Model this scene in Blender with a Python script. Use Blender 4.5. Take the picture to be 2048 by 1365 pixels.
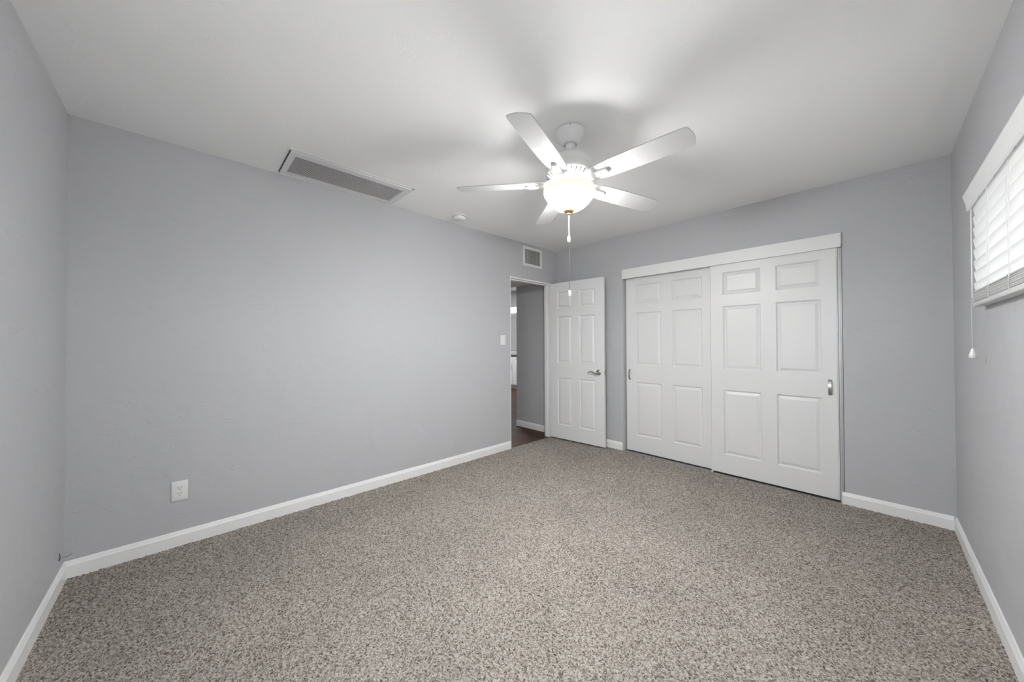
import bpy, bmesh, math, random
import numpy as np
from mathutils import Matrix, Vector

random.seed(7)
SC = bpy.context.scene
COL = SC.collection
for o in list(bpy.data.objects):
    bpy.data.objects.remove(o, do_unlink=True)

# ------------------------------------------------------------------ sizes (metres)
W, L, H = 3.276, 4.066, 2.44          # room: x 0..W, y 0..L, carpet surface at z = 0
BH, BT = 0.087, 0.012                 # baseboard height / thickness

# ------------------------------------------------------------------ camera
FPX, YAW, PITCH, ROLL = 688.955, 0.81119, 0.01042, -0.00396
CAM = Vector((2.92096, 0.45151, 1.21714))
fw = Vector((-math.sin(YAW) * math.cos(PITCH), math.cos(YAW) * math.cos(PITCH), math.sin(PITCH)))
rt = Vector((math.cos(YAW), math.sin(YAW), 0))
up = rt.cross(fw)
r2 = rt * math.cos(ROLL) + up * math.sin(ROLL)
u2 = -rt * math.sin(ROLL) + up * math.cos(ROLL)
cam = bpy.data.cameras.new('camera')
camo = bpy.data.objects.new('camera', cam)
COL.objects.link(camo)
m = Matrix.Identity(4)
for i in range(3):
    m[i][0], m[i][1], m[i][2], m[i][3] = r2[i], u2[i], -fw[i], CAM[i]
camo.matrix_world = m
cam.sensor_width = 36.0
cam.sensor_fit = 'HORIZONTAL'
cam.lens = FPX / 2048 * 36.0
cam.shift_x = 0.607 / 2048
cam.shift_y = -2.083 / 2048
cam.clip_start = 0.02
SC.camera = camo

# ------------------------------------------------------------------ exposure, world, lights
vs = SC.view_settings
vs.view_transform = 'Standard'
vs.look = 'None'
vs.gamma = 1.0
vs.use_curve_mapping = False
vs.exposure = 0.68
SC.cycles.use_denoising = True
SC.cycles.max_bounces = 16
SC.cycles.diffuse_bounces = 10
SC.cycles.transmission_bounces = 8
SC.cycles.transparent_max_bounces = 12
SC.cycles.sample_clamp_indirect = 6.0

SKY, KITCHEN_W, BULB_W, BOWL_E, INNER_E = 10.5, 52.0, 4.6, 215.0, 1.5
world = bpy.data.worlds.new('daylight')
SC.world = world
world.use_nodes = True
bg = world.node_tree.nodes['Background']
wn, wl = world.node_tree.nodes, world.node_tree.links
wtc = wn.new('ShaderNodeTexCoord')
wsx = wn.new('ShaderNodeSeparateXYZ')
wrp = wn.new('ShaderNodeValToRGB')          # bright hazy sky above the horizon, darker ground below it
wrp.color_ramp.elements[0].position, wrp.color_ramp.elements[0].color = 0.46, (0.30, 0.295, 0.285, 1)
wrp.color_ramp.elements[1].position, wrp.color_ramp.elements[1].color = 0.52, (0.985, 0.99, 1.0, 1)
wma = wn.new('ShaderNodeMath')
wma.operation = 'MULTIPLY_ADD'
wma.inputs[1].default_value = 0.5
wma.inputs[2].default_value = 0.5
wl.new(wtc.outputs['Generated'], wsx.inputs[0])
wl.new(wsx.outputs['Z'], wma.inputs[0])
wl.new(wma.outputs[0], wrp.inputs['Fac'])
wl.new(wrp.outputs['Color'], bg.inputs[0])
bg.inputs[1].default_value = SKY


def light(name, kind, loc, energy, color=(1, 1, 1), **kw):
    d = bpy.data.lights.new(name, kind)
    d.energy = energy
    d.color = color
    o = bpy.data.objects.new(name, d)
    COL.objects.link(o)
    o.location = loc
    for k, v in kw.items():
        if k == 'rot':
            o.rotation_euler = v
        else:
            setattr(d, k, v)
    return o


# sky portals in the visible bedroom window and in the two added windows
pw = light('window_sky_portal', 'AREA', (W + 0.16, 2.43, 1.66), 1.0, shape='RECTANGLE', size=0.56, size_y=1.38,
           rot=(0, math.radians(90), 0))
pw.data.cycles.is_portal = True
pf = light('side_window_sky_portal', 'AREA', (W + 0.16, 0.85, 1.54), 1.0, shape='RECTANGLE', size=0.68, size_y=0.70,
           rot=(0, math.radians(90), 0))
pf.data.cycles.is_portal = True
pb = light('front_window_sky_portal', 'AREA', (2.20, -0.10, 1.50), 1.0, shape='RECTANGLE', size=0.90, size_y=0.70,
           rot=(math.radians(90), 0, 0))
pb.data.cycles.is_portal = True

# ------------------------------------------------------------------ materials


def new_mat(name, base=(0.8, 0.8, 0.8), rough=0.5, metallic=0.0, spec=0.5):
    mt = bpy.data.materials.new(name)
    mt.use_nodes = True
    b = mt.node_tree.nodes['Principled BSDF']
    b.inputs['Base Color'].default_value = (*base, 1)
    b.inputs['Roughness'].default_value = rough
    b.inputs['Metallic'].default_value = metallic
    b.inputs['Specular IOR Level'].default_value = spec
    return mt, mt.node_tree.nodes, mt.node_tree.links, b


def coords(n, l, scale=(1, 1, 1)):
    tc = n.new('ShaderNodeTexCoord')
    mp = n.new('ShaderNodeMapping')
    mp.inputs['Scale'].default_value = scale
    l.new(tc.outputs['Object'], mp.inputs['Vector'])
    return mp.outputs['Vector']


def noise(n, l, vec, scale, detail=3, rough=0.5, dist=0.0):
    t = n.new('ShaderNodeTexNoise')
    t.inputs['Scale'].default_value = scale
    t.inputs['Detail'].default_value = detail
    t.inputs['Roughness'].default_value = rough
    t.inputs['Distortion'].default_value = dist
    l.new(vec, t.inputs['Vector'])
    return t.outputs['Fac']


def ramp(n, l, fac, stops):
    r = n.new('ShaderNodeValToRGB')
    e = r.color_ramp.elements
    e[0].position, e[0].color = stops[0][0], (*stops[0][1], 1)
    e[1].position, e[1].color = stops[1][0], (*stops[1][1], 1)
    for p, c in stops[2:]:
        x = e.new(p)
        x.color = (*c, 1)
    l.new(fac, r.inputs['Fac'])
    return r.outputs['Color']


def bump(n, l, b, h, strength, dist, prev=None):
    bp = n.new('ShaderNodeBump')
    bp.inputs['Strength'].default_value = strength
    bp.inputs['Distance'].default_value = dist
    l.new(h, bp.inputs['Height'])
    if prev is not None:
        l.new(prev, bp.inputs['Normal'])
    l.new(bp.outputs['Normal'], b.inputs['Normal'])
    return bp.outputs['Normal']


def plaster(name, base, rough, k=1.0):
    mt, n, l, b = new_mat(name, base, rough, spec=0.3)
    v = coords(n, l)
    big = noise(n, l, v, 2.6, 2, 0.5, 0.6)
    p1 = bump(n, l, b, big, 0.6 * k, 0.02)
    vt = coords(n, l, (1.0, 1.0, 2.3))
    tro = noise(n, l, vt, 11.0, 5, 0.6, 1.6)
    rr = ramp(n, l, tro, [(0.60, (0, 0, 0)), (0.70, (1, 1, 1))])
    p2 = bump(n, l, b, rr, 0.40 * k, 0.005, p1)
    fine = noise(n, l, v, 60.0, 3, 0.6)
    bump(n, l, b, fine, 0.12 * k, 0.003, p2)
    return mt


WALLC = (0.505, 0.510, 0.526)
M = {}
M['wall'] = plaster('wall_paint', WALLC, 0.55)
M['ceiling'] = plaster('ceiling_paint', (0.92, 0.92, 0.92), 0.6, 0.6)
M['trim'] = new_mat('white_trim_paint', (0.86, 0.86, 0.86), 0.35)[0]


def white_wood(name, base, rough, axis):
    mt, n, l, b = new_mat(name, base, rough)
    v = coords(n, l, axis)
    g = noise(n, l, v, 9.0, 4, 0.6, 0.3)
    bump(n, l, b, g, 0.10, 0.0015)
    return mt


M['door'] = white_wood('door_paint', (0.77, 0.77, 0.77), 0.38, (9, 9, 1))
M['fascia'] = white_wood('fascia_paint', (0.83, 0.83, 0.83), 0.4, (1, 9, 12))
M['fan'] = new_mat('fan_white_enamel', (0.80, 0.80, 0.80), 0.35)[0]
M['blade'] = white_wood('fan_blade_white', (0.55, 0.55, 0.55), 0.42, (3, 3, 3))
M['plastic'] = new_mat('white_plastic', (0.80, 0.80, 0.79), 0.35)[0]
M['vent'] = new_mat('vent_white_metal', (0.74, 0.74, 0.74), 0.4)[0]
M['louver'] = new_mat('vent_louver_metal', (0.70, 0.70, 0.70), 0.4)[0]
M['grille'] = new_mat('grille_louver_metal', (0.50, 0.50, 0.50), 0.4)[0]
M['dark'] = new_mat('duct_dark', (0.03, 0.03, 0.03), 0.8)[0]  # painted shade for the duct openings and the canopy gap
M['slot'] = new_mat('slot_dark', (0.012, 0.012, 0.012), 0.6)[0]
M['nickel'] = new_mat('satin_nickel', (0.46, 0.45, 0.44), 0.28, 1.0)[0]
M['chain'] = new_mat('bead_chain_metal', (0.25, 0.25, 0.25), 0.4, 0.8)[0]  # same bead metal, darkened as if seen against the light
M['chain_white'] = new_mat('bead_chain_white', (0.8, 0.8, 0.8), 0.4)[0]  # same bead metal, whitened to look lit above the first fob
M['wire'] = new_mat('bent_wire_metal', (0.10, 0.10, 0.10), 0.5, 0.5)[0]
M['brass'] = new_mat('finial_amber', (0.50, 0.30, 0.15), 0.35, 0.0)[0]
M['track'] = new_mat('closet_channel', (0.55, 0.55, 0.56), 0.4, 0.3)[0]
M['closet_dark'] = new_mat('closet_inside', (0.35, 0.36, 0.37), 0.8)[0]
M['cord'] = new_mat('blind_cord', (0.82, 0.82, 0.82), 0.7)[0]
M['counter'] = new_mat('dark_counter', (0.035, 0.035, 0.037), 0.25)[0]
M['cabinet'] = new_mat('cabinet_white', (0.78, 0.78, 0.77), 0.4)[0]
M['shade'] = new_mat('shade_fabric', (0.50, 0.50, 0.51), 0.8)[0]

# carpet: cut pile with individually coloured yarn tips
mt, n, l, b = new_mat('carpet_pile', (0.3, 0.26, 0.23), 0.95, spec=0.1)
v = coords(n, l)
vor = n.new('ShaderNodeTexVoronoi')
vor.inputs['Scale'].default_value = 200.0
l.new(v, vor.inputs['Vector'])
sep = n.new('ShaderNodeSeparateColor')
l.new(vor.outputs['Color'], sep.inputs[0])
tint = ramp(n, l, sep.outputs[0], [(0.0, (0.080, 0.064, 0.051)), (0.20, (0.214, 0.186, 0.161)),
                                   (0.55, (0.342, 0.306, 0.272)), (1.0, (0.51, 0.475, 0.435))])
lo = noise(n, l, v, 2.2, 3, 0.55)
lor = ramp(n, l, lo, [(0.30, (0.90, 0.90, 0.90)), (0.70, (1.06, 1.06, 1.06))])
mx = n.new('ShaderNodeMix')
mx.data_type = 'RGBA'
mx.blend_type = 'MULTIPLY'
mx.inputs['Factor'].default_value = 1.0
l.new(tint, mx.inputs[6])
l.new(lor, mx.inputs[7])
l.new(mx.outputs[2], b.inputs['Base Color'])
hf = noise(n, l, v, 320.0, 2, 0.6)
bump(n, l, b, hf, 0.6, 0.003)
M['carpet'] = mt

# dark plank floor of the hall
mt, n, l, b = new_mat('plank_floor', (0.1, 0.06, 0.05), 0.5, spec=0.12)
v = coords(n, l, (1, 1, 1))
br = n.new('ShaderNodeTexBrick')
br.inputs['Scale'].default_value = 1.0
br.inputs['Brick Width'].default_value = 1.2
br.inputs['Row Height'].default_value = 0.13
br.inputs['Mortar Size'].default_value = 0.002
br.inputs['Color1'].default_value = (0.095, 0.045, 0.028, 1)
br.inputs['Color2'].default_value = (0.060, 0.031, 0.020, 1)
br.inputs['Mortar'].default_value = (0.03, 0.02, 0.015, 1)
l.new(v, br.inputs['Vector'])
vg = coords(n, l, (1, 14, 1))
gr = noise(n, l, vg, 5.0, 5, 0.65, 0.5)
gc = ramp(n, l, gr, [(0.3, (0.6, 0.6, 0.6)), (0.75, (1.25, 1.2, 1.15))])
mx = n.new('ShaderNodeMix')
mx.data_type = 'RGBA'
mx.blend_type = 'MULTIPLY'
mx.inputs['Factor'].default_value = 1.0
l.new(br.outputs['Color'], mx.inputs[6])
l.new(gc, mx.inputs[7])
l.new(mx.outputs[2], b.inputs['Base Color'])
M['plank'] = mt


def translucent_mat(name, base, fac, rough=0.5, emit=None, emit_s=0.0):
    mt = bpy.data.materials.new(name)
    mt.use_nodes = True
    n, l = mt.node_tree.nodes, mt.node_tree.links
    out = n['Material Output']
    b = n['Principled BSDF']
    b.inputs['Base Color'].default_value = (*base, 1)
    b.inputs['Roughness'].default_value = rough
    if emit:
        b.inputs['Emission Color'].default_value = (*emit, 1)
        b.inputs['Emission Strength'].default_value = emit_s
    t = n.new('ShaderNodeBsdfTranslucent')
    t.inputs['Color'].default_value = (*base, 1)
    mixs = n.new('ShaderNodeMixShader')
    mixs.inputs[0].default_value = fac
    l.new(b.outputs[0], mixs.inputs[1])
    l.new(t.outputs[0], mixs.inputs[2])
    l.new(mixs.outputs[0], out.inputs['Surface'])
    return mt


M['slat'] = translucent_mat('blind_slat', (0.82, 0.82, 0.82), 0.22, 0.45)
M['bowl'] = translucent_mat('lamp_bowl_glass', (0.95, 0.90, 0.74), 0.5, 0.3, (0.985, 0.99, 1.0), BOWL_E)
M['bowl_rim'] = translucent_mat('lamp_bowl_rim_glass', (0.40, 0.39, 0.31), 0.0, 0.3, (1.0, 0.98, 0.76), 0.54)
M['bowl_inside'] = translucent_mat('lamp_bowl_inner_glass', (0.85, 0.85, 0.85), 0.0, 0.4, (0.985, 0.99, 1.0), INNER_E)

mt = bpy.data.materials.new('window_glass')
mt.use_nodes = True
n, l = mt.node_tree.nodes, mt.node_tree.links
n.remove(n['Principled BSDF'])
tr = n.new('ShaderNodeBsdfTransparent')
tr.inputs[0].default_value = (0.93, 0.95, 0.95, 1)
gl = n.new('ShaderNodeBsdfGlossy')
gl.inputs['Roughness'].default_value = 0.02
mixs = n.new('ShaderNodeMixShader')
mixs.inputs[0].default_value = 0.06
l.new(tr.outputs[0], mixs.inputs[1])
l.new(gl.outputs[0], mixs.inputs[2])
l.new(mixs.outputs[0], n['Material Output'].inputs['Surface'])
M['glass'] = mt

# ------------------------------------------------------------------ mesh helpers


def add_box(bm, lo, hi, bev=0.0, seg=1):
    r = bmesh.ops.create_cube(bm, size=1.0)
    vs_ = r['verts']
    lo, hi = Vector(lo), Vector(hi)
    c, s = (lo + hi) / 2, hi - lo
    for v_ in vs_:
        v_.co = Vector((v_.co.x * s.x, v_.co.y * s.y, v_.co.z * s.z)) + c
    if bev > 0:
        es = list({e for v_ in vs_ for e in v_.link_edges})
        bmesh.ops.bevel(bm, geom=es, offset=bev, segments=seg, affect='EDGES', profile=0.5)
    return vs_


def add_prism(bm, pts, ext):
    """closed polygon pts (3D) extruded along vector ext"""
    ext = Vector(ext)
    a = [bm.verts.new(Vector(p)) for p in pts]
    c = [bm.verts.new(Vector(p) + ext) for p in pts]
    k = len(a)
    bm.faces.new(a[::-1])
    bm.faces.new(c)
    for i in range(k):
        bm.faces.new((a[i], a[(i + 1) % k], c[(i + 1) % k], c[i]))


def add_lathe(bm, prof, seg=48, c=(0, 0)):
    """(radius, z) profile spun about the z axis through c"""
    rings = []
    for r, z in prof:
        if r < 1e-5:
            rings.append([bm.verts.new((c[0], c[1], z))])
        else:
            rings.append([bm.verts.new((c[0] + r * math.cos(2 * math.pi * i / seg),
                                        c[1] + r * math.sin(2 * math.pi * i / seg), z)) for i in range(seg)])
    for a, c2 in zip(rings, rings[1:]):
        for i in range(seg):
            j = (i + 1) % seg
            if len(a) == 1 and len(c2) == 1:
                continue
            if len(a) == 1:
                bm.faces.new((a[0], c2[i], c2[j]))
            elif len(c2) == 1:
                bm.faces.new((a[i], c2[0], a[j]))
            else:
                bm.faces.new((a[i], c2[i], c2[j], a[j]))


def add_tube(bm, pts, rad, seg=10):
    pts = [Vector(p) for p in pts]
    if not isinstance(rad, (list, tuple)):
        rad = [rad] * len(pts)
    rings = []
    ref = Vector((0.12, 0.31, 0.94))
    for i, p in enumerate(pts):
        t = (pts[min(i + 1, len(pts) - 1)] - pts[max(i - 1, 0)]).normalized()
        a = t.cross(ref)
        if a.length < 1e-3:
            a = t.cross(Vector((1, 0, 0)))
        a.normalize()
        c = t.cross(a)
        rings.append([bm.verts.new(p + rad[i] * (a * math.cos(2 * math.pi * k / seg) + c * math.sin(2 * math.pi * k / seg)))
                      for k in range(seg)])
    for a, c in zip(rings, rings[1:]):
        for k in range(seg):
            bm.faces.new((a[k], a[(k + 1) % seg], c[(k + 1) % seg], c[k]))
    bm.faces.new(rings[0][::-1])
    bm.faces.new(rings[-1])


def obj(name, bm, mat, parent=None, smooth=None, xf=None):
    if xf is not None:
        bmesh.ops.transform(bm, matrix=xf, verts=bm.verts[:])
    bmesh.ops.recalc_face_normals(bm, faces=bm.faces[:])
    me = bpy.data.meshes.new(name)
    bm.to_mesh(me)
    bm.free()
    me.materials.append(M[mat] if isinstance(mat, str) else mat)
    o = bpy.data.objects.new(name, me)
    COL.objects.link(o)
    if parent is not None:
        o.parent = parent
    if smooth is not None:
        me.polygons.foreach_set('use_smooth', [True] * len(me.polygons))
        me.set_sharp_from_angle(angle=math.radians(smooth))
    return o


def tag(o, label, cat, group=None, kind=None):
    o['label'] = label
    o['category'] = cat
    if group:
        o['group'] = group
    if kind:
        o['kind'] = kind
    return o


def thing(name, label, cat, loc=(0, 0, 0), rot=(0, 0, 0), group=None, kind=None):
    o = bpy.data.objects.new(name, None)
    COL.objects.link(o)
    o.empty_display_size = 0.05
    o.location = loc
    o.rotation_euler = rot
    return tag(o, label, cat, group, kind)


def BM():
    return bmesh.new()


def struct(name, bm, mat, label, cat, smooth=None):
    return tag(obj(name, bm, mat, smooth=smooth), label, cat, kind='structure')


# ------------------------------------------------------------------ floor (carpet with real pile relief)
dx = 0.007
nx, ny = int(W / dx) + 1, int(L / dx) + 1
rng = np.random.default_rng(3)
gx, gy = np.meshgrid(np.linspace(0.0, W, nx), np.linspace(0.0, L, ny))
co = np.zeros((ny, nx, 3), dtype=np.float32)
co[..., 0] = gx + rng.uniform(-0.0022, 0.0022, gx.shape)
co[..., 1] = gy + rng.uniform(-0.0022, 0.0022, gx.shape)
co[..., 2] = rng.uniform(-0.0055, 0.0025, gx.shape)
idx = np.arange(nx * ny).reshape(ny, nx)
q = np.stack([idx[:-1, :-1], idx[:-1, 1:], idx[1:, 1:], idx[1:, :-1]], axis=-1).reshape(-1)
me = bpy.data.meshes.new('floor')
me.vertices.add(nx * ny)
me.vertices.foreach_set('co', co.reshape(-1))
nq = len(q) // 4
me.loops.add(len(q))
me.loops.foreach_set('vertex_index', q.astype(np.int32))
me.polygons.add(nq)
me.polygons.foreach_set('loop_start', np.arange(0, len(q), 4, dtype=np.int32))
me.update(calc_edges=True)
me.polygons.foreach_set('use_smooth', [True] * nq)
me.materials.append(M['carpet'])
fo = bpy.data.objects.new('floor', me)
COL.objects.link(fo)
tag(fo, 'beige speckled wall to wall carpet of the empty bedroom', 'carpet', kind='structure')

# ------------------------------------------------------------------ shell
DY0, DY1, DZ = 3.203, 3.935, 2.005     # doorway rough opening in the left wall
CX0, CX1, CZ = 0.952, 2.757, 1.965     # closet opening in the back wall
WY0, WY1, WZ0, WZ1 = 1.72, 3.125, 1.393, 1.905   # window opening in the right wall
T = 0.095

bm = BM()
add_box(bm, (-T, -0.12, -0.04), (0, DY0, H))
add_box(bm, (-T, DY1, -0.04), (0, L, H))
add_box(bm, (-T, DY0, DZ), (0, DY1, H))
struct('wall_left', bm, 'wall', 'long pale grey plaster wall with the doorway at its far end', 'wall')
bm = BM()
add_box(bm, (-0.78, L, -0.04), (CX0, L + 0.12, 2.75))
add_box(bm, (CX1, L, -0.04), (W + 0.2, L + 0.12, H))
add_box(bm, (CX0, L, CZ), (CX1, L + 0.12, H))
struct('wall_back', bm, 'wall', 'pale grey wall that holds the sliding closet doors', 'wall')
VY0, VY1, VZ0, VZ1 = 0.50, 1.20, 1.20, 1.88     # unseen window added beside the camera for more daylight
FX0, FX1, FZ0, FZ1 = 1.75, 2.65, 1.15, 1.85     # unseen window added behind the camera to even out the brightness
bm = BM()
add_box(bm, (W, -0.12, -0.04), (W + 0.18, VY0, H))
add_box(bm, (W, VY1, -0.04), (W + 0.18, WY0, H))
add_box(bm, (W, VY0, -0.04), (W + 0.18, VY1, VZ0))
add_box(bm, (W, VY0, VZ1), (W + 0.18, VY1, H))
add_box(bm, (W, WY1, -0.04), (W + 0.18, L, H))
add_box(bm, (W, WY0, -0.04), (W + 0.18, WY1, WZ0))
add_box(bm, (W, WY0, WZ1), (W + 0.18, WY1, H))
struct('wall_right', bm, 'wall', 'pale grey wall under and around the bright window', 'wall')
bm = BM()
add_box(bm, (0, -0.12, -0.04), (FX0, 0, H))
add_box(bm, (FX1, -0.12, -0.04), (W, 0, H))
add_box(bm, (FX0, -0.12, -0.04), (FX1, 0, FZ0))
add_box(bm, (FX0, -0.12, FZ1), (FX1, 0, H))
struct('wall_front', bm, 'wall', 'pale grey wall at the left edge of the photo', 'wall')
bm = BM()
add_box(bm, (0, -0.12, H), (W + 0.18, L + 0.12, H + 0.1))
struct('ceiling', bm, 'ceiling', 'flat white textured ceiling of the bedroom', 'ceiling')
bm = BM()
add_box(bm, (CX0 - 0.03, L + 0.75, -0.04), (CX1 + 0.03, L + 0.8, H))
add_box(bm, (CX0 - 0.08, L + 0.12, -0.04), (CX0 - 0.03, L + 0.8, H))
add_box(bm, (CX1 + 0.03, L + 0.12, -0.04), (CX1 + 0.08, L + 0.8, H))
add_box(bm, (CX0 - 0.08, L + 0.12, CZ + 0.2), (CX1 + 0.08, L + 0.8, CZ + 0.25))
struct('wall_closet', bm, 'closet_dark', 'dim inner walls of the closet behind the sliding doors', 'wall')
bm = BM()
add_box(bm, (CX0 - 0.08, L - 0.004, -0.05), (CX1 + 0.08, L + 0.8, -0.012))
add_box(bm, (-0.004, -0.12, -0.06), (W + 0.1, L + 0.12, -0.045))
struct('floor_closet', bm, 'closet_dark', 'closet floor and slab behind and under the sliding doors', 'floor')


def baseboard(name, runs, label):
    """runs: (start, end, inward normal) along the wall; flat board with an eased, bevelled top"""
    bm = BM()
    for a, c, nrm in runs:
        a, c, nrm = Vector(a), Vector(c), Vector(nrm)
        prof = [(0, -0.015), (BT, -0.015), (BT, BH - 0.024), (BT - 0.003, BH - 0.017), (BT - 0.007, BH - 0.004),
                (BT - 0.009, BH), (0, BH)]
        add_prism(bm, [a + nrm * p + Vector((0, 0, z)) for p, z in prof], c - a)
    return struct(name, bm, 'trim', label, 'baseboard')


baseboard('baseboard_left', [((0, 0, 0), (0, DY0, 0), (1, 0, 0))],
          'white baseboard along the long left wall up to the doorway')
baseboard('baseboard_front', [((BT, 0, 0), (W - BT, 0, 0), (0, 1, 0))],
          'white baseboard at the lower left corner of the photo')
baseboard('baseboard_right', [((W, 0, 0), (W, L, 0), (-1, 0, 0))],
          'white baseboard along the window wall at the right edge')
baseboard('baseboard_back', [((CX1 - 0.015, L, 0), (W - BT, L, 0), (0, -1, 0))],
          'white baseboard between the closet and the window wall')
baseboard('baseboard_back_near_door', [((0.0, L, 0), (0.940, L, 0), (0, -1, 0))],
          'short white baseboard between the open door and the closet')
baseboard('baseboard_hall', [((-0.78, L, -0.008), (-T, L, -0.008), (0, -1, 0))],
          'white baseboard of the dim hall wall seen through the doorway')

# ------------------------------------------------------------------ six panel doors
RAILS = [(0.187, 0.782), (0.968, 1.556), (1.662, 1.868)]     # panel rows (bottom, top)


def panel_face(bm, x0, x1, z0, z1, cols, rows, y, sgn, mould=0.036):
    """face of a moulded six panel door in the plane y; sgn -1 looks to -y"""
    xs = [x0] + [v_ for c in cols for v_ in c] + [x1]
    zs = [z0] + [v_ for r in rows for v_ in r] + [z1]

    def quad(p):
        vs_ = [bm.verts.new(v_) for v_ in p]
        bm.faces.new(vs_)

    for i in range(len(xs) - 1):
        for j in range(len(zs) - 1):
            a, c, d, e = xs[i], xs[i + 1], zs[j], zs[j + 1]
            if not (i % 2 == 1 and j % 2 == 1):
                quad([(a, y, d), (c, y, d), (c, y, e), (a, y, e)])
                continue
            steps = [(0, 0), (0.003, 0.004), (0.010, 0.012), (0.014, 0.012), (mould, 0.003), (mould + 0.002, 0.003)]
            prev = None
            for ins, dep in steps:
                yy = y - sgn * dep
                ring = [(a + ins, yy, d + ins), (c - ins, yy, d + ins), (c - ins, yy, e - ins), (a + ins, yy, e - ins)]
                if prev:
                    for k in range(4):
                        quad([prev[k], prev[(k + 1) % 4], ring[(k + 1) % 4], ring[k]])
                prev = ring
            quad(prev)


def door_leaf(x0, x1, z0, z1, cols, y, thick, both):
    bm = BM()
    panel_face(bm, x0, x1, z0, z1, cols, RAILS, y, -1)
    yb = y + thick
    if both:
        panel_face(bm, x0, x1, z0, z1, cols, RAILS, yb, 1)
    else:
        bm.faces.new([bm.verts.new(p) for p in [(x0, yb, z0), (x1, yb, z0), (x1, yb, z1), (x0, yb, z1)]])
    for a, c in [((x0, z0), (x1, z0)), ((x1, z0), (x1, z1)), ((x1, z1), (x0, z1)), ((x0, z1), (x0, z0))]:
        bm.faces.new([bm.verts.new(p) for p in [(a[0], y, a[1]), (c[0], y, c[1]), (c[0], yb, c[1]), (a[0], yb, a[1])]])
    bmesh.ops.remove_doubles(bm, verts=bm.verts[:], dist=0.0002)
    return bm


# hinged door, standing open against the back wall
ang = math.atan2(3.958 - 3.89, 0.777 - 0.028)
d1 = thing('door_1', 'open white six panel door with a lever handle beside the doorway', 'door',
           (0.026, 3.890, 0), (0, 0, ang), kind='structure')
obj('door_leaf', door_leaf(0, 0.752, 0.016, 1.986, [(0.110, 0.320), (0.428, 0.638)], 0, 0.035, True), 'door', d1)
hz = 0.876
bm = BM()
xf = Matrix.Translation((0.682, 0, hz)) @ Matrix.Rotation(math.radians(90), 4, 'X')
add_lathe(bm, [(0, 0), (0.033, 0), (0.033, 0.004), (0.030, 0.008), (0.022, 0.011), (0.015, 0.013), (0.0135, 0.022),
               (0.012, 0.040), (0.0, 0.040)], 32)
h1 = obj('handle_rose', bm, 'nickel', d1, 40, xf)
bm = BM()
pts, rad = [], []
for i in range(15):
    t = i / 14
    pts.append((0.682 - 0.122 * t, -0.043 - 0.006 * math.sin(t * math.pi), hz + 0.0115 * math.sin((t - 0.35) * 2 * math.pi) - 0.003 + 0.004 * t))
    rad.append(0.0095 - 0.0045 * t)
add_tube(bm, pts, rad, 12)
obj('lever_handle', bm, 'nickel', d1, 60)
bm = BM()
add_box(bm, (0.7515, 0.006, hz - 0.028), (0.7545, 0.029, hz + 0.028), 0.0008)
add_prism(bm, [(0.7545, 0.011, hz - 0.008), (0.765, 0.011, hz - 0.008), (0.7545, 0.024, hz - 0.008)], (0, 0, 0.016))
obj('latch_plate', bm, 'nickel', d1)
for k, z in enumerate((0.25, 1.02, 1.78)):
    bm = BM()
    add_tube(bm, [(-0.006, -0.003, z - 0.045), (-0.006, -0.003, z + 0.045)], 0.0055, 12)
    add_box(bm, (-0.005, 0.002, z - 0.044), (-0.001, 0.034, z + 0.044))
    obj('hinge', bm, 'plastic', d1, 40)

# door frame of the doorway
bm = BM()
add_box(bm, (-T, 3.913, -0.008), (0.002, 3.933, DZ - 0.002), 0.001)
add_box(bm, (-0.075, 3.903, -0.008), (-0.040, 3.914, DZ - 0.018), 0.001)
add_box(bm, (-T, DY0 + 0.001, DZ - 0.018), (0.002, 3.914, DZ - 0.001), 0.001)
add_box(bm, (-0.075, DY0 + 0.001, DZ - 0.030), (-0.040, 3.904, DZ - 0.017), 0.001)
add_box(bm, (-T, DY0 + 0.0005, -0.008), (-0.002, DY0 + 0.012, DZ - 0.018), 0.001)
struct('trim_1', bm, 'trim', 'white door frame of the doorway into the hall', 'door frame')

# sliding closet doors
d2 = thing('door_2', 'left sliding closet door, white with six panels, behind the other', 'door', (0, 0, 0), kind='structure')
obj('door_leaf', door_leaf(0.966, 1.872, 0.010, 1.962, [(1.079, 1.363), (1.478, 1.763)], L + 0.05, 0.034, False), 'door', d2)
d3 = thing('door_3', 'right sliding closet door, white with six panels, in front', 'door', (0, 0, 0), kind='structure')
obj('door_leaf', door_leaf(1.853, 2.724, 0.014, 1.962, [(1.954, 2.244), (2.350, 2.635)], L + 0.006, 0.034, False), 'door', d3)

for x0_, x1_ in ((1.8465, 1.8515), (2.7255, 2.7305)):
    bm = BM()
    add_box(bm, (x0_, L + 0.0045, 0.014), (x1_, L + 0.040, 1.962), 0.0008)
    obj('edge_strip', bm, 'trim', d3)


def pull(x, y, z0, z1, parent, wdt):
    bm = BM()
    k = 14
    top, bot = [], []
    for i in range(k + 1):
        t = i / k
        z = z0 + (z1 - z0) * t
        out = 0.003 + 0.021 * math.sin(math.pi * t) ** 0.45
        top.append((x - wdt, y - out, z))
        bot.append((x - wdt, y - max(out - 0.005, 0.0), z))
    poly = top + [p for p in bot[::-1]]
    add_prism(bm, poly, (2 * wdt, 0, 0))
    add_box(bm, (x - wdt, y - 0.004, z0), (x + wdt, y, z0 + 0.012), 0.001)
    add_box(bm, (x - wdt, y - 0.004, z1 - 0.012), (x + wdt, y, z1), 0.001)
    return obj('pull_handle', bm, 'nickel', parent, 35)


pull(1.008, L + 0.05, 0.803, 0.920, d2, 0.008)
pull(2.681, L + 0.006, 0.808, 0.928, d3, 0.0095)

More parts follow.
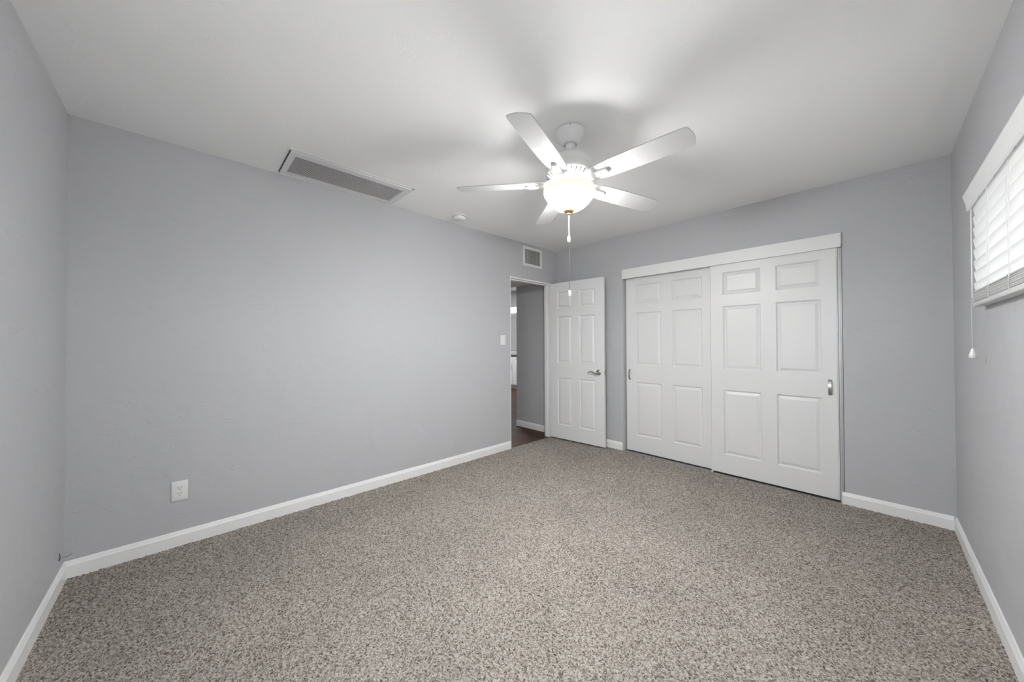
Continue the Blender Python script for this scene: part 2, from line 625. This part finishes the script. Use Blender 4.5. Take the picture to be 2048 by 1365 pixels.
bm = BM()
add_box(bm, (0.953, L - 0.019, 1.942), (2.754, L, 2.049), 0.0015)
struct('trim_2', bm, 'fascia', 'white fascia board across the top of the sliding closet doors', 'trim')
bm = BM()
add_box(bm, (2.733, L + 0.010, -0.005), (2.7535, L + 0.09, 1.94))
add_box(bm, (2.742, L + 0.004, -0.005), (2.745, L + 0.010, 1.94))
struct('trim_3', bm, 'track', 'thin grey upright channel at the right side of the closet doors', 'trim')
bm = BM()
add_box(bm, (0.9525, L + 0.004, -0.005), (0.9575, L + 0.118, 1.965))
struct('trim_4', bm, 'wall', 'narrow grey jamb at the left side of the closet doors', 'trim')
bm = BM()
add_box(bm, (1.846, L + 0.0, -0.006), (1.862, L + 0.05, 0.009), 0.001)
add_box(bm, (1.852, L + 0.0, 0.009), (1.856, L + 0.004, 0.022), 0.001)
tag(obj('door_guide', bm, 'plastic'), 'small white floor guide where the two closet doors overlap', 'door guide')

# ------------------------------------------------------------------ ceiling return vent
v1 = thing('ceiling_vent', 'long white louvred return air vent in the ceiling beside the left wall', 'vent', (0.226, 1.338, H))
x0, x1, y0, y1 = -0.181, 0.195, -0.408, 0.408
ix0, ix1, iy0, iy1 = -0.145, 0.140, -0.372, 0.364
bm = BM()
for lo, hi in [((x0, y0), (ix0, y1)), ((ix1, y0), (x1, y1)), ((ix0, y0), (ix1, iy0)), ((ix0, iy1), (ix1, y1))]:
    add_box(bm, (lo[0], lo[1], -0.012), (hi[0], hi[1], 0.0), 0.002)
obj('vent_frame', bm, 'vent', v1)
bm = BM()
add_box(bm, (x1 + 0.001, y0 - 0.01, -0.005), (x1 + 0.018, y1 + 0.016, 0.0), 0.001)
add_box(bm, (x0 + 0.01, y1 + 0.001, -0.005), (x1 + 0.018, y1 + 0.016, 0.0), 0.001)
obj('ceiling_flange', bm, 'vent', v1)
bm = BM()
nl = 18
for i in range(nl):
    x = ix0 + (i + 0.5) / nl * (ix1 - ix0)
    add_prism(bm, [(x - 0.0044, iy0, -0.0095), (x + 0.0040, iy0, -0.0103), (x + 0.0042, iy0, -0.0095), (x - 0.0042, iy0, -0.0087)],
              (0, iy1 - iy0, 0))
obj('louvers', bm, 'louver', v1)
bm = BM()
add_box(bm, (ix0, iy0, -0.0004), (ix1, iy1, -0.0001))
obj('duct_backing', bm, 'dark', v1)  # flat dark sheet stands in for the shade inside the duct
bm = BM()
add_box(bm, (x0 + 0.002, y0 - 0.0045, -0.006), (x1 - 0.012, y0 - 0.001, -0.001))
obj('hinge_gap', bm, 'slot', v1)

# ------------------------------------------------------------------ supply grille over the doorway
v2 = thing('wall_vent', 'small white supply grille on the wall above the doorway', 'vent', (0, 3.584, 2.284))
bm = BM()
a0, a1, c0, c1 = -0.173, 0.173, -0.119, 0.120
ia0, ia1, ic0, ic1 = -0.137, 0.137, -0.088, 0.088
for lo, hi in [((a0, c0), (a1, ic0)), ((a0, ic1), (a1, c1)), ((a0, ic0), (ia0, ic1)), ((ia1, ic0), (a1, ic1))]:
    add_box(bm, (0, lo[0], lo[1]), (0.010, hi[0], hi[1]), 0.0015)
obj('vent_frame', bm, 'vent', v2)
bm = BM()
for i in range(17):
    y = ia0 + (i + 0.5) / 17 * (ia1 - ia0)
    s = 0.0012 if i < 4 else 0.0004
    add_prism(bm, [(0.0015, y - s, ic0), (0.0015, y - s + 0.0022, ic0), (0.0085, y + s + 0.0022, ic0), (0.0085, y + s, ic0)],
              (0, 0, ic1 - ic0))
obj('louvers', bm, 'grille', v2)
bm = BM()
add_box(bm, (0.0002, ia0, ic0), (0.0008, ia1, ic1))
obj('duct_backing', bm, 'dark', v2)  # unlit duct painted as a dark sheet behind the louvers

# ------------------------------------------------------------------ smoke detector
sd = thing('smoke_detector', 'round white smoke detector on the ceiling near the left wall', 'smoke detector', (0.197, 2.353, H))
bm = BM()
add_lathe(bm, [(0, 0), (0.072, 0), (0.072, -0.006), (0.068, -0.010), (0.0, -0.010)], 40)
obj('mounting_plate', bm, 'plastic', sd, 40)
bm = BM()
add_lathe(bm, [(0, -0.0101), (0.052, -0.0101), (0.052, -0.0135), (0.061, -0.0145), (0.060, -0.030), (0.053, -0.039), (0.040, -0.042), (0, -0.042)], 40)
body = obj('detector_body', bm, 'plastic', sd, 40)
bm = BM()
add_lathe(bm, [(0, -0.0421), (0.009, -0.0421), (0.009, -0.0445), (0, -0.0445)], 20)
obj('test_button', bm, 'louver', body, 40)

# ------------------------------------------------------------------ light switch and outlet
sw = thing('light_switch', 'white rocker light switch on the left wall beside the doorway', 'light switch', (0, 3.085, 1.258))
bm = BM()
add_box(bm, (0, -0.0375, -0.0555), (0.006, 0.0375, 0.0555), 0.003, 2)
obj('cover_plate', bm, 'plastic', sw, 35)
bm = BM()
add_prism(bm, [(0.0062, -0.0165, -0.033), (0.0105, -0.0165, -0.033), (0.0080, -0.0165, 0.0), (0.0070, -0.0165, 0.033), (0.0062, -0.0165, 0.033)],
          (0, 0.033, 0))
obj('rocker', bm, 'plastic', sw)

ou = thing('power_outlet', 'white duplex power outlet low on the long left wall', 'power outlet', (0, 0.434, 0.331))
bm = BM()
add_box(bm, (0, -0.0365, -0.0585), (0.006, 0.0365, 0.0585), 0.003, 2)
obj('cover_plate', bm, 'plastic', ou, 35)
bm = BM()
add_box(bm, (0.0061, -0.0168, -0.0335), (0.0080, 0.0168, 0.0335), 0.0008)
rec = obj('receptacle', bm, 'plastic', ou)
bm = BM()
for zc in (0.0165, -0.0170):
    add_box(bm, (0.0081, -0.0078, zc - 0.0005), (0.0086, -0.0054, zc + 0.0085))
    add_box(bm, (0.0081, 0.0054, zc + 0.0005), (0.0086, 0.0075, zc + 0.0080))
    add_box(bm, (0.0081, -0.0026, zc - 0.0105), (0.0086, 0.0026, zc - 0.0058), 0.0003)
obj('socket_slots', bm, 'slot', rec)
for zc in (0.047, -0.047):
    bm = BM()
    add_box(bm, (0.0060, -0.0022, zc - 0.0022), (0.0068, 0.0022, zc + 0.0022), 0.0006)
    obj('plate_screw', bm, 'louver', ou)

# ------------------------------------------------------------------ bent wire at the lower left corner
bm = BM()
add_tube(bm, [(0.1165, 0.004, 0.180), (0.1175, 0.006, 0.165), (0.1155, 0.006, 0.152), (0.115, 0.004, 0.143)], [0.0016, 0.0018, 0.002, 0.002], 8)
add_tube(bm, [(0.116, 0.006, 0.160), (0.090, 0.008, 0.150), (0.050, 0.010, 0.132), (0.018, 0.012, 0.118), (0.009, 0.019, 0.1165), (0.006, 0.028, 0.121)],
         0.0011, 8)
tag(obj('wire_hook', bm, 'wire', None, 60), 'small bent dark wire sticking out above the baseboard in the left corner', 'wire')

# ------------------------------------------------------------------ window and blind
bm = BM()
gx0 = W + 0.105
for lo, hi in [((WY0, WZ0), (WY1, WZ0 + 0.04)), ((WY0, WZ1 - 0.04), (WY1, WZ1)), ((WY0, WZ0 + 0.04), (WY0 + 0.04, WZ1 - 0.04)),
               ((WY1 - 0.04, WZ0 + 0.04), (WY1, WZ1 - 0.04)), ((2.40, WZ0 + 0.04), (2.44, WZ1 - 0.04))]:
    add_box(bm, (gx0, lo[0], lo[1]), (gx0 + 0.05, hi[0], hi[1]), 0.002)
w1 = thing('window_1', 'bright slider window behind the lowered white blind', 'window', (0, 0, 0), kind='structure')
obj('window_frame', bm, 'trim', w1)
bm = BM()
add_box(bm, (gx0 + 0.02, WY0 + 0.04, WZ0 + 0.04), (gx0 + 0.024, WY1 - 0.04, WZ1 - 0.04))
obj('window_pane', bm, 'glass', w1)

w3 = thing('window_3', 'second bedroom window of the window wall, nearer the front corner', 'window', (0, 0, 0), kind='structure')
bm = BM()
for lo, hi in [((VY0, VZ0), (VY1, VZ0 + 0.04)), ((VY0, VZ1 - 0.04), (VY1, VZ1)), ((VY0, VZ0 + 0.04), (VY0 + 0.04, VZ1 - 0.04)),
               ((VY1 - 0.04, VZ0 + 0.04), (VY1, VZ1 - 0.04)), ((0.83, VZ0 + 0.04), (0.87, VZ1 - 0.04))]:
    add_box(bm, (gx0, lo[0], lo[1]), (gx0 + 0.05, hi[0], hi[1]), 0.002)
obj('window_frame', bm, 'trim', w3)
bm = BM()
add_box(bm, (gx0 + 0.02, VY0 + 0.04, VZ0 + 0.04), (gx0 + 0.024, VY1 - 0.04, VZ1 - 0.04))
obj('window_pane', bm, 'glass', w3)

w4 = thing('window_4', 'bedroom window in the front wall opposite the closet', 'window', (0, 0, 0), kind='structure')
bm = BM()
for lo, hi in [((FX0, FZ0), (FX1, FZ0 + 0.04)), ((FX0, FZ1 - 0.04), (FX1, FZ1)), ((FX0, FZ0 + 0.04), (FX0 + 0.04, FZ1 - 0.04)),
               ((FX1 - 0.04, FZ0 + 0.04), (FX1, FZ1 - 0.04)), ((2.18, FZ0 + 0.04), (2.22, FZ1 - 0.04))]:
    add_box(bm, (lo[0], -0.09, lo[1]), (hi[0], -0.045, hi[1]), 0.002)
obj('window_frame', bm, 'trim', w4)
bm = BM()
add_box(bm, (FX0 + 0.04, -0.070, FZ0 + 0.04), (FX1 - 0.04, -0.066, FZ1 - 0.04))
obj('window_pane', bm, 'glass', w4)

BY0, BY1 = 1.73, 3.112                  # blind ends
bl = thing('window_blind', 'white slatted window blind, nearly fully lowered, with a crown valance', 'window blind', (W, 0, 0))
bm = BM()
prof = [(-0.060, 1.907), (-0.058, 1.899), (-0.053, 1.876), (-0.050, 1.864), (-0.0505, 1.858), (-0.049, 1.848), (-0.049, 1.836), (-0.043, 1.834),
        (-0.041, 1.837), (-0.041, 1.852), (-0.044, 1.870), (-0.050, 1.907)]
add_prism(bm, [(x, BY0 - 0.02, z) for x, z in prof], (0, BY1 + 0.026 - BY0 + 0.02, 0))
val = obj('valance', bm, 'trim', bl, 40)
bm = BM()
add_box(bm, (-0.036, BY0, 1.842), (0.012, BY1, 1.898), 0.002)
hr = obj('headrail', bm, 'slat', bl)
for y in (2.943, 2.665, 2.391, 2.117, 1.843):
    bm = BM()
    add_box(bm, (-0.0385, y - 0.012, 1.843), (-0.0362, y + 0.012, 1.851), 0.0008)
    obj('valance_clip', bm, 'wire', hr)
pitch, sw_, tilt = 0.0508, 0.0570, math.radians(79)
NS = 8
for i in range(NS):
    zc = 1.816 - i * pitch
    bm = BM()
    dxs, dzs = math.cos(tilt) * sw_ / 2, math.sin(tilt) * sw_ / 2
    cx_ = -0.029
    k = 6
    a_, b_ = [], []
    for j in range(k + 1):
        t = -1 + 2 * j / k
        bow = 0.0015 * (1 - t * t)
        px = cx_ - dxs * t - bow
        pz = zc + dzs * t
        a_.append((px, BY0, pz))
        b_.append((px + 0.0034, BY0, pz + 0.0004))
    add_prism(bm, [(p[0], p[1], p[2]) for p in a_] + b_[::-1], (0, BY1 - BY0, 0))
    obj('slat', bm, 'slat', bl, 50)
NB = 9
for i in range(NB):
    z = 1.4015 + i * 0.0042
    j0 = random.uniform(-0.0015, 0.0015)
    bm = BM()
    add_box(bm, (-0.037 + j0, BY0, z), (0.017 + j0, BY1, z + 0.0029), 0.0006)
    obj('slat', bm, 'slat', bl)
bm = BM()
add_prism(bm, [(-0.037, BY0, 1.449), (0.017, BY0, 1.4395), (0.017, BY0, 1.4365), (-0.037, BY0, 1.445)], (0, BY1 - BY0 - 0.001, 0))
obj('slat', bm, 'slat', bl)
bm = BM()
add_box(bm, (-0.038, BY0, 1.379), (-0.0015, BY1 + 0.002, 1.399), 0.004, 2)
obj('bottom_rail', bm, 'slat', bl, 40)
for y in (2.785, 2.475, 2.165, 1.86):
    bm = BM()
    add_tube(bm, [(-0.0400, y, 1.845), (-0.0410, y + 0.002, 1.65), (-0.0395, y - 0.002, 1.47), (-0.0405, y - 0.006, 1.44), (-0.0395, y - 0.004, 1.392)], 0.0011, 6)
    add_tube(bm, [(-0.0385, y - 0.010, 1.845), (-0.0385, y - 0.010, 1.45), (-0.0430, y - 0.016, 1.425), (-0.040, y + 0.004, 1.41), (-0.0405, y - 0.008, 1.392)], 0.0009, 6)
    for q_ in range(5):
        z = 1.405 + q_ * 0.009
        add_tube(bm, [(-0.0395, y - 0.012, z + 0.004), (-0.0435, y - 0.004, z), (-0.0425, y + 0.006, z + 0.003), (-0.0395, y + 0.012, z + 0.006)], 0.0009, 6)
    obj('ladder_cord', bm, 'cord', bl, 60)
bm = BM()
add_tube(bm, [(-0.0390, BY1 - 0.004, 1.845), (-0.0395, BY1 - 0.002, 1.70), (-0.0395, BY1 - 0.002, 1.42)], 0.0020, 8)
add_tube(bm, [(-0.0395, BY1 - 0.002, 1.42), (-0.042, BY1 + 0.003, 1.36), (-0.0405, BY1 + 0.001, 1.186)], 0.0008, 6)
cordo = obj('lift_cord', bm, 'cord', bl, 60)
bm = BM()
add_lathe(bm, [(0, 0.045), (0.004, 0.045), (0.006, 0.036), (0.010, 0.018), (0.0125, 0.012), (0.0125, 0.008), (0.0115, 0.007), (0.012, 0.003), (0.0095, -0.001), (0, -0.002)],
          20)
obj('cord_tassel', bm, 'plastic', cordo, 40, Matrix.Translation((-0.0405, BY1 + 0.001, 1.142)))

# ------------------------------------------------------------------ ceiling fan
FX, FY = 1.7245, 2.0605
TA, TB = 0.016, 0.025
fan = thing('ceiling_fan', 'white five blade ceiling fan with a lit glass bowl in the middle of the ceiling', 'ceiling fan', (FX, FY, H))
axis = Vector((TA, TB, 1)).normalized()
qt = Vector((0, 0, 1)).rotation_difference(axis)
TILT = Matrix.Translation((0, 0, -0.07)) @ qt.to_matrix().to_4x4() @ Matrix.Translation((0, 0, 0.07 - H))   # world z profile -> fan local
bm = BM()
add_lathe(bm, [(0, -0.004), (0.083, -0.004), (0.0835, -0.018), (0.081, -0.030), (0.074, -0.046), (0.060, -0.066), (0.050, -0.076), (0.044, -0.080),
               (0.036, -0.079), (0.034, -0.072), (0.0, -0.072)], 48)
can = obj('canopy', bm, 'fan', fan, 45)
bm = BM()
add_lathe(bm, [(0, 0), (0.076, 0), (0.076, -0.0041), (0, -0.0041)], 40)
obj('mounting_bracket', bm, 'dark', can, 45)  # dark disc paints the shadow line between canopy and ceiling
for a in (-54, 126):
    bm = BM()
    add_lathe(bm, [(0, 0.001), (0.0025, 0.001), (0.0025, -0.001), (0, -0.001)], 10)
    obj('canopy_screw', bm, 'slot', can, None, Matrix.Rotation(math.radians(a), 4, 'Z') @ Matrix.Translation((0.0832, 0, -0.010)) @ Matrix.Rotation(math.radians(90), 4, 'Y'))
bm = BM()
add_lathe(bm, [(0, 2.375), (0.022, 2.372), (0.029, 2.362), (0.029, 2.352), (0.020, 2.340), (0.0135, 2.334), (0.0135, 2.302), (0.024, 2.300),
               (0.028, 2.290), (0.028, 2.280), (0, 2.280)], 32)
obj('downrod', bm, 'fan', fan, 40, TILT)
bm = BM()
add_lathe(bm, [(0.0, 2.289), (0.03, 2.288), (0.082, 2.284), (0.106, 2.274), (0.121, 2.256), (0.128, 2.236), (0.1275, 2.229), (0.130, 2.227), (0.130, 2.222),
               (0.136, 2.214), (0.140, 2.203), (0.139, 2.190), (0.130, 2.174), (0.112, 2.160), (0.094, 2.153), (0.078, 2.151), (0.0, 2.151)], 64)
mot = obj('motor_housing', bm, 'fan', fan, 35, TILT)
for i in range(30):
    bm = BM()
    add_box(bm, (-0.0135, -0.0030, -0.0012), (0.0135, 0.0030, 0.0012), 0.0004)
    mm = Matrix.Rotation(2 * math.pi * i / 30, 4, 'Z') @ Matrix.Translation((0.1195, 0, 2.1653)) @ Matrix.Rotation(math.radians(-38), 4, 'Y')
    obj('vent_slot', bm, 'slot', mot, None, TILT @ mm)
bm = BM()
add_lathe(bm, [(0, 2.152), (0.052, 2.152), (0.054, 2.148), (0.054, 2.134), (0.048, 2.128), (0.048, 2.112), (0, 2.112)], 40)
obj('switch_housing', bm, 'fan', fan, 40, TILT)

# blades and blade arms
PH0, AL, ZB = -1.247, -0.211, 2.138


def outline():
    st = [(0.118, 0.026), (0.135, 0.037), (0.155, 0.0455), (0.185, 0.0525), (0.23, 0.0585), (0.30, 0.0625), (0.40, 0.0645), (0.50, 0.0640),
          (0.60, 0.0620), (0.640, 0.0608), (0.652, 0.0590), (0.657, 0.0560)]
    right = [(r, -w) for r, w in st]
    tip = [(0.657 + 0.012 * (1 - (t * t)), 0.056 * t) for t in (-0.85, -0.6, -0.3, 0, 0.3, 0.6, 0.85)]
    left = [(r, w) for r, w in st[::-1]]
    return right + tip + left


OUT = outline()
for i in range(5):
    th = PH0 + i * math.radians(72)
    # blade frame: X along the blade, Y across it, Z up
    mb = TILT @ Matrix.Translation((0, 0, ZB)) @ Matrix.Rotation(th, 4, 'Z') @ Matrix.Rotation(AL, 4, 'X')
    bm = BM()
    add_prism(bm, [(r, w, -0.003) for r, w in OUT], (0, 0, 0.0055))
    es = [e for e in bm.edges if abs(e.verts[0].co.z - e.verts[1].co.z) < 1e-6]
    bmesh.ops.bevel(bm, geom=es, offset=0.0012, segments=2, affect='EDGES', profile=0.5)
    obj('fan_blade', bm, 'blade', fan, 30, mb)
    bm = BM()
    sec = [(0.082, 0.024, 0.014, 0.026), (0.105, 0.023, 0.006, 0.022), (0.130, 0.022, -0.009, 0.012), (0.155, 0.0215, -0.017, -0.0031),
           (0.190, 0.020, -0.0185, -0.0031), (0.225, 0.0180, -0.0185, -0.0031), (0.242, 0.0165, -0.0175, -0.0031), (0.247, 0.0150, -0.0150, -0.0031)]
    rings = []
    for r, w, zl, zh in sec:
        rings.append([bm.verts.new(p) for p in [(r, -w, zh), (r, -w, zl + 0.004), (r, -w + 0.006, zl), (r, w - 0.006, zl), (r, w, zl + 0.004), (r, w, zh)]])
    for a, c in zip(rings, rings[1:]):
        for k in range(6):
            bm.faces.new((a[k], a[(k + 1) % 6], c[(k + 1) % 6], c[k]))
    bm.faces.new(rings[0])
    bm.faces.new(rings[-1][::-1])
    obj('blade_arm', bm, 'fan', fan, 30, mb)

# lamp bowl, finial, bulb
bm = BM()
outer = [(0.126, 2.120), (0.136, 2.114), (0.144, 2.104), (0.1478, 2.093), (0.1478, 2.086), (0.1435, 2.073), (0.134, 2.059), (0.131, 2.053), (0.1245, 2.042),
         (0.112, 2.0265), (0.094, 2.009), (0.072, 1.994), (0.048, 1.985), (0.020, 1.981), (0.006, 1.981)]
inner = [(max(r - 0.003, 0.006), z + 0.0025) for r, z in outer[::-1]]
inner[-1] = (0.1235, 2.120)
add_lathe(bm, outer + inner + [outer[0]], 64)
bowl = obj('light_bowl', bm, 'bowl', fan, 50, TILT)
for mname in ('bowl_rim', 'bowl_inside'):
    bowl.data.materials.append(M[mname])
nseg = 64
mi = []
for k in range(len(outer) + len(inner)):
    mi += [(1 if k < 5 else 0) if k < len(outer) - 1 else 2] * nseg
bowl.data.polygons.foreach_set('material_index', mi)
bowl['label'] = 'glowing cream glass lamp bowl'
bm = BM()
add_lathe(bm, [(0.0, 1.990), (0.032, 1.987), (0.0355, 1.982), (0.033, 1.977), (0.026, 1.972), (0.018, 1.968), (0.0115, 1.965), (0.0115, 1.959), (0.007, 1.956), (0, 1.955)], 32)
fin = obj('finial', bm, 'brass', fan, 40, TILT)
fin['label'] = 'amber coloured finial'
base = TILT @ Vector((0, 0, 1.958))
for (zb, zf, off, mat_) in ((1.833, 0.037, 0.0, 'chain_white'), (1.521, 0.037, 0.0035, 'chain')):
    bm = BM()
    x_, y_ = base.x + off * rt.x, base.y + off * rt.y
    z = base.z
    zt = zb - H
    k = int((z - zt) / 0.0042)
    add_tube(bm, [(x_, y_, z), (x_, y_, zt)], 0.0012, 8)
    for j in range(k):
        zz = z - (j + 0.5) * (z - zt) / k
        add_lathe(bm, [(0.0012, zz + 0.0016), (0.0019, zz), (0.0012, zz - 0.0016)], 8, (x_, y_))
    ch = obj('pull_chain', bm, mat_, fan, 60)
    bm = BM()
    add_lathe(bm, [(0, zt + 0.002), (0.0045, zt + 0.001), (0.0075, zt - 0.004), (0.0082, zt - 0.010), (0.0082, zt - 0.029), (0.0076, zt - 0.034), (0.005, zt - zf), (0, zt - zf - 0.0005)],
              20, (x_, y_))
    obj('pull_fob', bm, 'plastic', ch, 40)
light('bulb_light', 'POINT', (FX + 0.025, FY - 0.060, 2.055), BULB_W, (0.99, 0.99, 1.0), shadow_soft_size=0.032)

# ------------------------------------------------------------------ hall and kitchen seen through the doorway
bm = BM()
add_box(bm, (-6.0, 2.0, -0.05), (0.0, 8.0, -0.008))
struct('floor_hall', bm, 'plank', 'dark wood plank floor of the hall beyond the doorway', 'floor')
bm = BM()
add_box(bm, (-1.05, 2.0, 2.07), (-T, L, 2.12))
add_box(bm, (-1.05, 2.0, 2.12), (-1.0, L, 2.75))
struct('ceiling_hall', bm, 'ceiling', 'lowered ceiling of the hall seen under the door head', 'ceiling')
bm = BM()
add_box(bm, (-6.0, 2.0, 2.75), (-0.66, 8.0, 2.85))
struct('ceiling_kitchen', bm, 'ceiling', 'kitchen ceiling beyond the hall', 'ceiling')
KY = 7.45
bm = BM()
kx0, kx1, kz0, kz1 = -4.75, -3.35, 1.02, 2.13
kz1 = 2.315
for lo, hi in [((-6.0, -0.05), (kx0, 2.85)), ((kx1, -0.05), (-0.66, 2.85)), ((kx0, -0.05), (kx1, kz0)), ((kx0, kz1), (kx1, 2.85))]:
    add_box(bm, (lo[0], KY, lo[1]), (hi[0], KY + 0.12, hi[1]))
add_box(bm, (-6.1, 2.0, -0.05), (-6.0, KY, 2.85))
add_box(bm, (-0.66, L + 0.12, -0.05), (-0.56, KY, 2.85))
add_box(bm, (-6.0, 1.9, -0.05), (-T, 2.0, 2.85))
struct('wall_kitchen', bm, new_mat('kitchen_paint', (0.72, 0.72, 0.72), 0.6)[0], 'light kitchen walls far behind the doorway', 'wall')
w2 = thing('window_2', 'kitchen window with a grey shade seen through the doorway gap', 'window', (0, 0, 0), kind='structure')
bm = BM()
for lo, hi in [((kx0, kz0), (kx1, kz0 + 0.04)), ((kx0, kz1 - 0.025), (kx1, kz1)), ((kx0, kz0), (kx0 + 0.04, kz1)), ((kx1 - 0.04, kz0), (kx1, kz1))]:
    add_box(bm, (lo[0], KY - 0.012, lo[1]), (hi[0], KY + 0.05, hi[1]), 0.002)
obj('window_frame', bm, 'shade', w2)
bm = BM()
add_box(bm, (kx0, KY + 0.06, kz0), (kx1, KY + 0.064, kz1))
obj('window_pane', bm, 'glass', w2)
bm = BM()
add_box(bm, (kx0 + 0.045, KY + 0.012, kz0 + 0.04), (kx1 - 0.045, KY + 0.016, 2.085))
for i in range(28):
    x = kx0 + 0.07 + i * 0.047
    add_box(bm, (x, KY + 0.006, kz0 + 0.04), (x + 0.022, KY + 0.012, 2.07))
obj('window_shade', bm, 'shade', w2)
bm = BM()
add_box(bm, (kx0 + 0.045, KY - 0.004, 2.07), (kx1 - 0.045, KY + 0.018, 2.125), 0.002)
obj('shade_rail', bm, 'trim', w2)

CY = 6.93
for k, x in enumerate((-4.30, -3.84)):
    cb = thing('base_cabinet', ('white kitchen base cabinet at the left of the doorway gap', 'white kitchen base cabinet at the right of the doorway gap')[k],
               'cabinet', (x, CY, -0.008))
    bm = BM()
    add_box(bm, (0.001, 0.0, 0.105), (0.459, 0.50, 0.872))
    add_box(bm, (0.001, 0.05, 0.0), (0.459, 0.50, 0.105))
    obj('cabinet_body', bm, 'cabinet', cb)
    bm = BM()
    x0_, x1_, z0_, z1_ = 0.004, 0.456, 0.112, 0.862
    panel_face(bm, x0_, x1_, z0_, z1_, [(x0_ + 0.06, x1_ - 0.06)], [(z0_ + 0.06, z1_ - 0.06)], -0.02, -1, 0.035)
    bm.faces.new([bm.verts.new(p) for p in [(x0_, -0.001, z0_), (x1_, -0.001, z0_), (x1_, -0.001, z1_), (x0_, -0.001, z1_)]])
    for a, c in [((x0_, z0_), (x1_, z0_)), ((x1_, z0_), (x1_, z1_)), ((x1_, z1_), (x0_, z1_)), ((x0_, z1_), (x0_, z0_))]:
        bm.faces.new([bm.verts.new(p) for p in [(a[0], -0.02, a[1]), (c[0], -0.02, c[1]), (c[0], -0.001, c[1]), (a[0], -0.001, a[1])]])
    bmesh.ops.remove_doubles(bm, verts=bm.verts[:], dist=0.0002)
    dr = obj('cabinet_door', bm, 'cabinet', cb)
    bm = BM()
    hx = 0.43
    add_tube(bm, [(hx, -0.021, 0.54), (hx, -0.045, 0.545), (hx, -0.045, 0.655), (hx, -0.021, 0.66)], 0.005, 8)
    obj('door_handle', bm, 'nickel', dr, 60)
bm = BM()
add_box(bm, (-5.2, CY - 0.03, 0.866), (-2.6, KY - 0.001, 0.902), 0.003)
tag(obj('countertop', bm, 'counter'), 'dark kitchen countertop on the white cabinets beyond the doorway', 'countertop')
bm = BM()
add_box(bm, (-5.2, CY + 0.045, -0.008), (-2.6, CY + 0.05, 0.095))
struct('baseboard_kitchen', bm, 'trim', 'pale toe kick board under the kitchen cabinets', 'toe kick')

light('kitchen_ceiling_lamp', 'AREA', (-3.4, 5.6, 2.70), KITCHEN_W, (0.96, 0.98, 1), size=0.9)  # added fill light that brightens the kitchen, no fixture there
